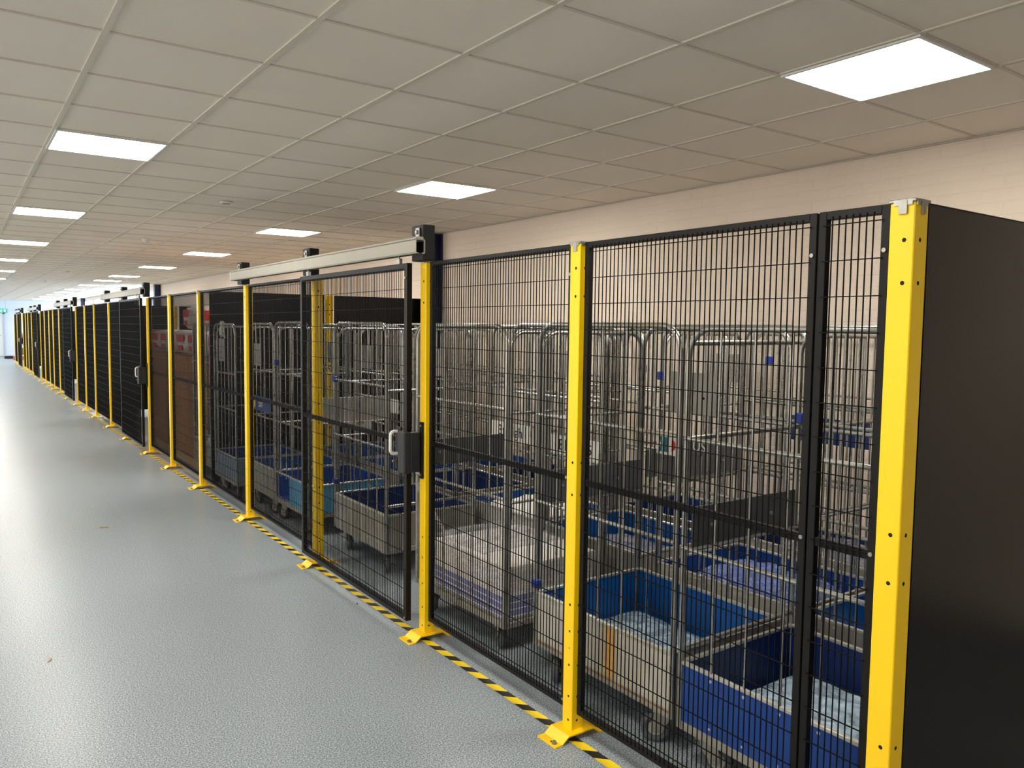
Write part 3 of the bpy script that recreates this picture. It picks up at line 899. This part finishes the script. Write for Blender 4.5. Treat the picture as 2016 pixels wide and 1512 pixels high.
third = [
    (1.62, dict(outer=DULL, inner=BLUE, ends=('near',), seed=21), 'roll cage by the brick wall, nearest the black end sheet'),
    (2.6, dict(outer=LAMIN, inner=NAVY, ends=('far',), seed=22, sign=('', NAVY, NAVY, -1, -.1, 1.12, .5, .14, .1)), 'roll cage by the brick wall with a navy board'),
    (3.7, dict(outer=DULL, inner=ROYAL, ends=('far',), seed=23, plate=(1, 0, 1.4, .25, .2)), 'roll cage by the brick wall, behind the lettered board'),
    (5.3, dict(outer=DULL, inner=NAVY, ends=('near',), seed=24), 'roll cage by the brick wall, seen through the sliding door'),
    (6.3, dict(outer=LAMIN, inner=BLUE, ends=('far',), seed=25), 'roll cage by the brick wall, second before the first cross wall'),
    (7.3, dict(outer=LAMIN, inner=NAVY, ends=('far',), seed=26), 'roll cage by the brick wall, last before the first cross wall'),
]
for y, kw, lab in third:
    put(roll_cage(wob=.005, W=.62, wheelmat=DRUB, **kw), 4.22, y, rb.uniform(-.02, .02), lab)
# lettering on a grey strip of the second cage in the second row
m_ = MB().use(DARKPLATE); m_.bbox(-.36, -.356, .03, .26, 1.03, 1.12, .001); ls = m_.build('lettered_strip', cages[8])
text_mesh('lettering', 'US', .075, WHITE, ls, Matrix.Translation((-.361, .15, 1.075)) @ FACE_MX)
# emblem board: teal ribbon and red arrow
sb = [c for c in cages[8].children if c.name.startswith('sign_board')][0]
sb.name = 'emblem_board'
m_ = MB().use(TEAL); m_.prism([(.43, 1.02), (.36, 1.02), (.36, 1.1), (.43, 1.1), (.41, 1.06)], 'x', -.3625, -.3605)
m_.build('teal_emblem', sb)
m_ = MB().use(RED); m_.prism([(.335, 1.025), (.335, 1.095), (.29, 1.06)], 'x', -.3625, -.3605); m_.build('red_arrow', sb)

# ---------------------------------------------------------------- loads in the cages
def crumple(name, x, y, z, sx, sy, h, m, lab, cat='plastic bag', n=18, seed=0, rz=0, kindw=None, group=None):
    rnd = random.Random(seed)
    ph = [(rnd.uniform(2, 9), rnd.uniform(2, 9), rnd.uniform(0, 6.28), rnd.uniform(.2, 1)) for _ in range(9)]
    vs = []
    for i in range(n + 1):
        for j in range(n + 1):
            u, v = i / n, j / n
            e = min(1, 6 * min(u, 1 - u, v, 1 - v))
            q = sum(a[3] * abs(math.sin(a[0] * u * 3 + a[1] * v * 3 + a[2])) for a in ph) / 9
            zz = h * (.35 + .9 * q) * (e ** .5)
            vs.append(((u - .5) * sx + rnd.uniform(-1, 1) * sx / n * .3, (v - .5) * sy + rnd.uniform(-1, 1) * sy / n * .2, zz + rnd.uniform(-1, 1) * min(h, .1) * .09 * e))
    fs = [(i * (n + 1) + j, (i + 1) * (n + 1) + j, (i + 1) * (n + 1) + j + 1, i * (n + 1) + j + 1) for i in range(n) for j in range(n)]
    b = MB().use(m).add(vs, fs, True)
    o = b.build(name)
    sb_ = o.modifiers.new('Subdivision', 'SUBSURF'); sb_.levels = 1; sb_.render_levels = 1
    o.location = (x, y, z); o.rotation_euler = (0, 0, rz)
    s = o.modifiers.new('Solidify', 'SOLIDIFY'); s.thickness = .002
    return tag(o, lab, cat, group)
DECKZ = .145 + .0425
crumple('plastic_bag', XF - .02, 1.56, DECKZ, .6, .8, .16, BAGM, 'heap of clear pale blue plastic bags in the royal blue box', seed=1)
crumple('plastic_bag', XF, 2.52, DECKZ, .6, .8, .08, BAGM, 'crumpled clear film lying in the white box with blue lining', seed=2)
crumple('plastic_bag', XF + .075, 5.12, DECKZ, .54, .76, .04, BAGB, 'thin film on the bottom of the navy lined cage behind the door', seed=3)
crumple('plastic_bag', XB, 2.53, DECKZ, .56, .76, .3, BAGB, 'bulky heap of blue tinted film in the second row', seed=4)
crumple('plastic_bag', XB, 1.615, DECKZ, .54, .74, .12, BAGM, 'loose film in the second row cage by the near black sheet', seed=5)
crumple('plastic_bag', XB, 4.5, DECKZ, .58, .8, .3, PAPER, 'heap of white bags in the second row cage right of the sliding door', seed=6)
crumple('plastic_bag', XB, 3.55, DECKZ, .6, .8, .2, FILM, 'clear film heaped behind the wrapped paper bundles', seed=7)
crumple('plastic_bag', XF, 7.07, DECKZ, .58, .64, .14, PAPER, 'white bags in the dull zinc box by the first cross wall', seed=8)
crumple('plastic_bag', 4.22, 2.6, DECKZ, .54, .8, .3, FILM, 'clear film in the cage by the brick wall', seed=9)
# wrapped bundles of paper on the third cage
zb = DECKZ
rn = random.Random(5)
lay = [(.036, PERI), (.034, PERI), (.036, PERI), (.035, PAPER), (.04, PAPER), (.04, PAPER), (.04, PAPER)]
names = ['bottom', 'second', 'third', 'fourth', 'fifth', 'sixth', 'top']
for k, (h, mm) in enumerate(lay):
    b = MB()
    n = 6
    for q in range(n):
        d = rn.uniform(-.003, .003)
        b.use(mm if q % 6 else (PAPER if mm is PERI else mm)); 
        b.box(-.3 + d, .3 + d, -.35 + d * .7, .35 - d, q * h / n, (q + .93) * h / n)
    o = b.build('paper_bundle'); o.location = (XF - .035, 3.56 + rn.uniform(-.004, .004), zb); zb += h + .0004
    tag(o, '%s bundle in the stack of %s on the wrapped cage' % (names[k], 'periwinkle covered paper' if mm is PERI else 'white paper'), 'paper bundle', 'bundles of paper')
# stretch film round the stack
f_ = MB().use(FILM)
n = 40; rows = 9
vs = []
for r in range(rows + 1):
    for k in range(n):
        a = 2 * math.pi * k / n
        cx, cy = math.cos(a), math.sin(a)
        s_ = 1 / max(abs(cx), abs(cy))
        w1 = .312 + rn.uniform(0, .006); l1 = .365 + rn.uniform(0, .006)
        vs.append((cx * s_ * w1, cy * s_ * l1, .0 + .258 * r / rows))
f_.add(vs, [(r * n + k, r * n + (k + 1) % n, (r + 1) * n + (k + 1) % n, (r + 1) * n + k) for r in range(rows) for k in range(n)], True)
o = f_.build('stretch_wrap'); o.location = (XF - .035, 3.56, DECKZ + .001)
tag(o, 'clear stretch film wound round the paper bundles', 'plastic film')
crumple('plastic_film', XF - .02, 3.72, zb + .003, .56, .5, .06, FILM, 'loose stretch film lying on top of the paper bundles', 'plastic film', seed=12)
# film tails
t_ = MB().use(FILM)
def ribbon(mb, pts, wd, nrm=(0, 0, 1)):
    vs = []
    for i, p in enumerate(pts):
        p = Vector(p); vs += [p + Vector((0, 0, wd / 2)), p - Vector((0, 0, wd / 2))]
    mb.add(vs, [(2 * i, 2 * i + 1, 2 * i + 3, 2 * i + 2) for i in range(len(pts) - 1)], True)
pts = []
for k in range(15):
    u = k / 14
    pts.append((2.178 + .006 * math.sin(u * 9), 4.04 - .86 * u, .75 - .34 * math.sin(u * math.pi * .62) ** 1.2))
ribbon(t_, pts, .05); o = t_.build('film_tail')
tag(o, 'twisted tail of film hanging across the front of the wrapped cage', 'plastic film')
s = o.modifiers.new('Solidify', 'SOLIDIFY'); s.thickness = .003
# strap hanging on the near cages
m_ = MB().use(TANGLE); m_.tube([(2.925, 1.33, 1.5), (2.92, 1.34, 1.45), (2.92, 1.37, 1.41), (2.92, 1.38, 1.36)], .008, 6)
# knotted rag on the cage at the cross wall
k_ = MB().use(PAPER)
for q in range(5):
    a = q * 1.3
    k_.tube([(0, 0, 0), (.02 * math.cos(a), .03 * math.sin(a), -.03 - .01 * q), (.015 * math.cos(a + .6), .04 * math.sin(a), -.08 - .015 * q)], .011 - .001 * q, 7)
k_.cyl((0, 0, .006), (0, 1, 0), .02, .04, 8)
o = k_.build('knotted_rag'); o.location = (2.115, 7.86, 1.675)
tag(o, 'white rag knotted on the top rail of the worn grey-blue cage', 'rag')
m_.build('hanging_strap')
tag(bpy.data.objects['hanging_strap'], 'short red-brown strap hanging from a near cage tube', 'strap')
# stickers on an upright
st = MB().use(YEL); st.bbox(2.927, 2.93, 1.945, 1.98, 1.3, 1.34, .0005)
st.use(WHITE).bbox(2.927, 2.93, 1.945, 1.98, 1.345, 1.37, .0005); st.use(NAVY).bbox(2.927, 2.93, 1.945, 1.98, 1.28, 1.298, .0005); st.use(OCHRE).bbox(2.927, 2.93, 1.945, 1.98, 1.245, 1.278, .0005)
st.build('sticker', None)
so = bpy.data.objects['sticker']; so.parent = C2; so.matrix_parent_inverse = Matrix.Translation((-(XF - .02), -1.56, 0))

# ---------------------------------------------------------------- second cage bay: cartons, wrapped packs
def carton(w_=.38, d_=.58, h_=.29):
    b = MB().use(CARD); b.bbox(-w_ / 2, w_ / 2, -d_ / 2, d_ / 2, 0, h_, .004)
    b.use(TAPE); b.box(-.025, .025, -d_ / 2 - .0006, d_ / 2 + .0006, h_ * .55, h_ + .0008)
    b.box(-w_ / 2 - .0006, w_ / 2 + .0006, -.02, .02, h_ - .002, h_ + .0008)
    return b.build('carton')
cproto = carton()
firstc = [True]
def stack(x, y, nx, ny, nz, name, skip=0):
    pl = thing('wooden_pallet', 'wooden pallet under the cartons %s' % name, 'pallet', (x, y, 0))
    p = MB().use(WOOD)
    for k in range(5): p.bbox(-.4, .4, -.6 + k * .27, -.6 + k * .27 + .12, .1, .12, .002)
    p.build('top_boards', pl)
    p = MB().use(WOOD)
    for xx in (-.38, -.04, .3): p.bbox(xx, xx + .08, -.6, .6, .0, .1, .003)
    p.build('bearers', pl)
    for k in range(nz):
        for i in range(nx):
            for j in range(ny):
                if k == nz - 1 and (i + j) < skip: continue
                o = cproto if firstc[0] else cproto.copy()
                if not firstc[0]: COL.objects.link(o)
                firstc[0] = False
                o.location = (x - .19 * (nx - 1) + .385 * i - .005, y - .29 * (ny - 1) + .585 * j, .121 + k * .291)
                tag(o, 'brown carton, layer %s, %s %s column, stack %s' % (['one', 'two', 'three', 'four', 'five'][k], ['near', 'far'][j], ['corridor', 'wall'][i], name), 'cardboard box', 'brown cartons on pallets')
stack(2.62, 9.98, 2, 2, 4, 'behind the sixth and seventh posts')
stack(2.62, 11.5, 2, 2, 4, 'behind the second sliding door')
stack(2.95, 13.2, 2, 2, 5, 'farther inside the second cage')
def pack(x, y, z, rz, lab, s=1.0):
    t = thing('wrapped_pack', lab, 'wrapped pack', (x, y, z), rz, 'white packs with red print')
    b = MB().use(mat('white_pack_plastic', (214, 206, 200), .3, 0, .08, 9, .3, 25))
    n = 12; vs = []; 
    for i in range(n + 1):
        for j in range(16):
            a = 2 * math.pi * j / 16
            u = i / n * 2 - 1
            e = (1 - abs(u) ** 6) ** .3 if abs(u) < 1 else .25
            cx, cz = math.cos(a), math.sin(a)
            q = (abs(cx) ** 4 + abs(cz) ** 4) ** -.25
            vs.append((cx * q * .3 * e * s, u * .27 * s, .15 + cz * q * .15 * e))
    b.add(vs, [(i * 16 + j, i * 16 + (j + 1) % 16, (i + 1) * 16 + (j + 1) % 16, (i + 1) * 16 + j) for i in range(n) for j in range(16)], True)
    b.add(vs[:16], [tuple(range(16))]); b.add(vs[-16:], [tuple(range(16))])
    b.build('bag', t)
    p = MB().use(RED); p.bbox(-.303 * s, -.301 * s, -.16, .16, .16, .25, .0005); p.bbox(-.303 * s, -.301 * s, -.1, .12, .06, .12, .0005); p.bbox(-.18, .18, -.2745 * s, -.2725 * s, .12, .24, .0005); p.build('red_print', t)
zt = .121 + 4 * .291 + .003
pack(2.55, 9.66, zt, 0, 'white pack with red print on the near carton stack, near end')
pack(2.56, 10.26, zt, .03, 'white pack with red print on the near carton stack, far end')
pack(2.56, 9.95, zt + .302, -.04, 'white pack with red print, topmost on the near carton stack')
pack(2.56, 11.2, zt, 0, 'white pack with red print on the middle carton stack, near end')
pack(2.56, 11.8, zt, .05, 'white pack with red print on the middle carton stack, far end')
o = put(roll_cage(L=.8, W=.64, outer=DULL, inner=BLUE, ends=('far', 'near'), seed=31, wheelmat=DRUB), 2.5, 8.86, 0, 'roll cage just beyond the first cross wall')
crumple('plastic_bag', 2.5, 8.86, DECKZ, .55, .7, .4, PAPER, 'white sack slumped in the cage beyond the first cross wall', seed=14)

# ---------------------------------------------------------------- far end of the corridor
t = thing('exit_sign', 'green lit exit sign hanging above the far end door', 'exit sign', (1.86, 45.6, 2.14))
MB().use(emat('green_sign_glow', (.02, .6, .38), .5, (.01, .2, .13))).bbox(-.28, .28, -.02, .02, 0, .19, .004).build('sign_panel', t)
wm = emat('white_sign_glow', (.8, 1, .9), .8, (.3, .3, .3))
m_ = MB().use(wm)
yy0, yy1 = -.0225, -.0205
m_.cyl((.02, -.0215, .155), (0, 1, 0), .015, .002, 12)
m_.prism([(-.01, .13), (.03, .14), (.045, .1), (.08, .09), (.08, .075), (.03, .085), (.02, .06), (.05, .03), (.03, .02), (-.005, .05), (-.03, .02), (-.06, .02), (-.06, .035), (-.035, .04), (-.01, .08)], 'y', yy0, yy1)
m_.prism([(-.24, .095), (-.18, .145), (-.18, .11), (-.1, .11), (-.1, .08), (-.18, .08), (-.18, .045)], 'y', yy0, yy1)
m_.prism([(.13, .03), (.2, .03), (.2, .16), (.13, .16)], 'y', yy0, yy1)
m_.build('running_man_symbol', t)
for xx in (-.2, .2): MB().use(GALV).cyl((xx, 0, .19 + .2075), (0, 0, 1), .005, .415, 8).build('hanger', t)

t = thing('packing_bench', 'pale workbench with a sloping top past the end of the fence', 'workbench', (2.75, 42.5, 0))
b = MB().use(WOOD); b.bbox(-.5, .5, -.4, .4, .82, .86, .004); b.build('bench_top', t)
for sx in (-1, 1):
    for sy in (-1, 1): MB().use(WHITEP).bbox(sx * .47 - .025, sx * .47 + .025, sy * .36 - .025, sy * .36 + .025, 0, .82, .003).build('leg', t)
b = MB().use(WHITEP); b.bbox(-.48, .48, .36, .38, .86, 1.5, .003); b.bbox(-.48, .48, .08, .38, 1.2, 1.22, .003); b.build('back_board', t)
b = MB().use(DARKPLATE); b.bbox(-.45, .0, -.36, .34, .2, .5, .01); b.build('under_drawer', t)
MB().use(CARD).bbox(-.2, .15, -.15, .2, 0, .25, .004).build('carton', None)
o = [x for x in bpy.data.objects if x.name.startswith('carton') and 'label' not in x][0]; o.location = (2.6, 42.4, .862)
tag(o, 'brown carton on the workbench past the end of the fence', 'cardboard box')
b = MB().use(mat('red_plastic', (176, 60, 66), .5)); b.bbox(-.2, .2, -.3, .3, 0, .14, .01); b.bbox(-.21, .21, -.31, .31, .12, .14, .004)
o = b.build('red_crate'); o.location = (2.32, 41.6, 0); tag(o, 'low red crate on the floor by the workbench', 'crate')
b = MB().use(DRUB); b.bbox(-.2, .2, -.25, .25, 0, .1, .01); b.bbox(-.16, .16, -.2, .2, .1, .12, .01)
o = b.build('black_mat_roll'); o.name = 'black_tray'; o.location = (2.05, 43.2, 0); tag(o, 'flat black tray on the floor at the end of the corridor', 'tray')

# ---------------------------------------------------------------- scraps on the floor
def scrap(x, y, s, m, name, lab, cat, seed):
    rnd = random.Random(seed); n = 9; vs = [(0, 0, s * .12)]
    for k in range(n):
        a = 2 * math.pi * k / n; r = s * rnd.uniform(.5, 1) * (1.6 if k % 4 == 0 else .8)
        vs.append((r * math.cos(a), r * math.sin(a) * .6, rnd.uniform(0, s * .15) + .0006))
    b = MB().use(m).add(vs, [(0, k + 1, (k + 1) % n + 1) for k in range(n)])
    o = b.build(name); o.location = (x, y, .0); o.rotation_euler = (0, 0, rnd.uniform(0, 3))
    sol = o.modifiers.new('Solidify', 'SOLIDIFY'); sol.thickness = .0008; sol.offset = 1
    tag(o, lab, cat)
def floor_at(px, py):
    d = F_ + R_ * ((px - 1008) / FOC) - U_ * ((py - 756) / FOC)
    k = -CAM.z / d.z
    return CAM.x + d.x * k, CAM.y + d.y * k
for (px, py, s, m, nm, lab, cat, sd) in [(205, 1038, .045, LEAF, 'dry_leaf', 'small dry leaf on the floor in mid corridor', 'leaf', 1), (97, 1301, .018, LEAF, 'paper_scrap', 'tiny pale scrap on the floor at lower left', 'scrap', 2), (703, 1189, .012, HOLE, 'dark_crumb', 'tiny dark crumb on the floor by the hazard tape', 'crumb', 3)]:
    x, y = floor_at(px, py)
    scrap(x, y, s, m, nm, lab, cat, sd)
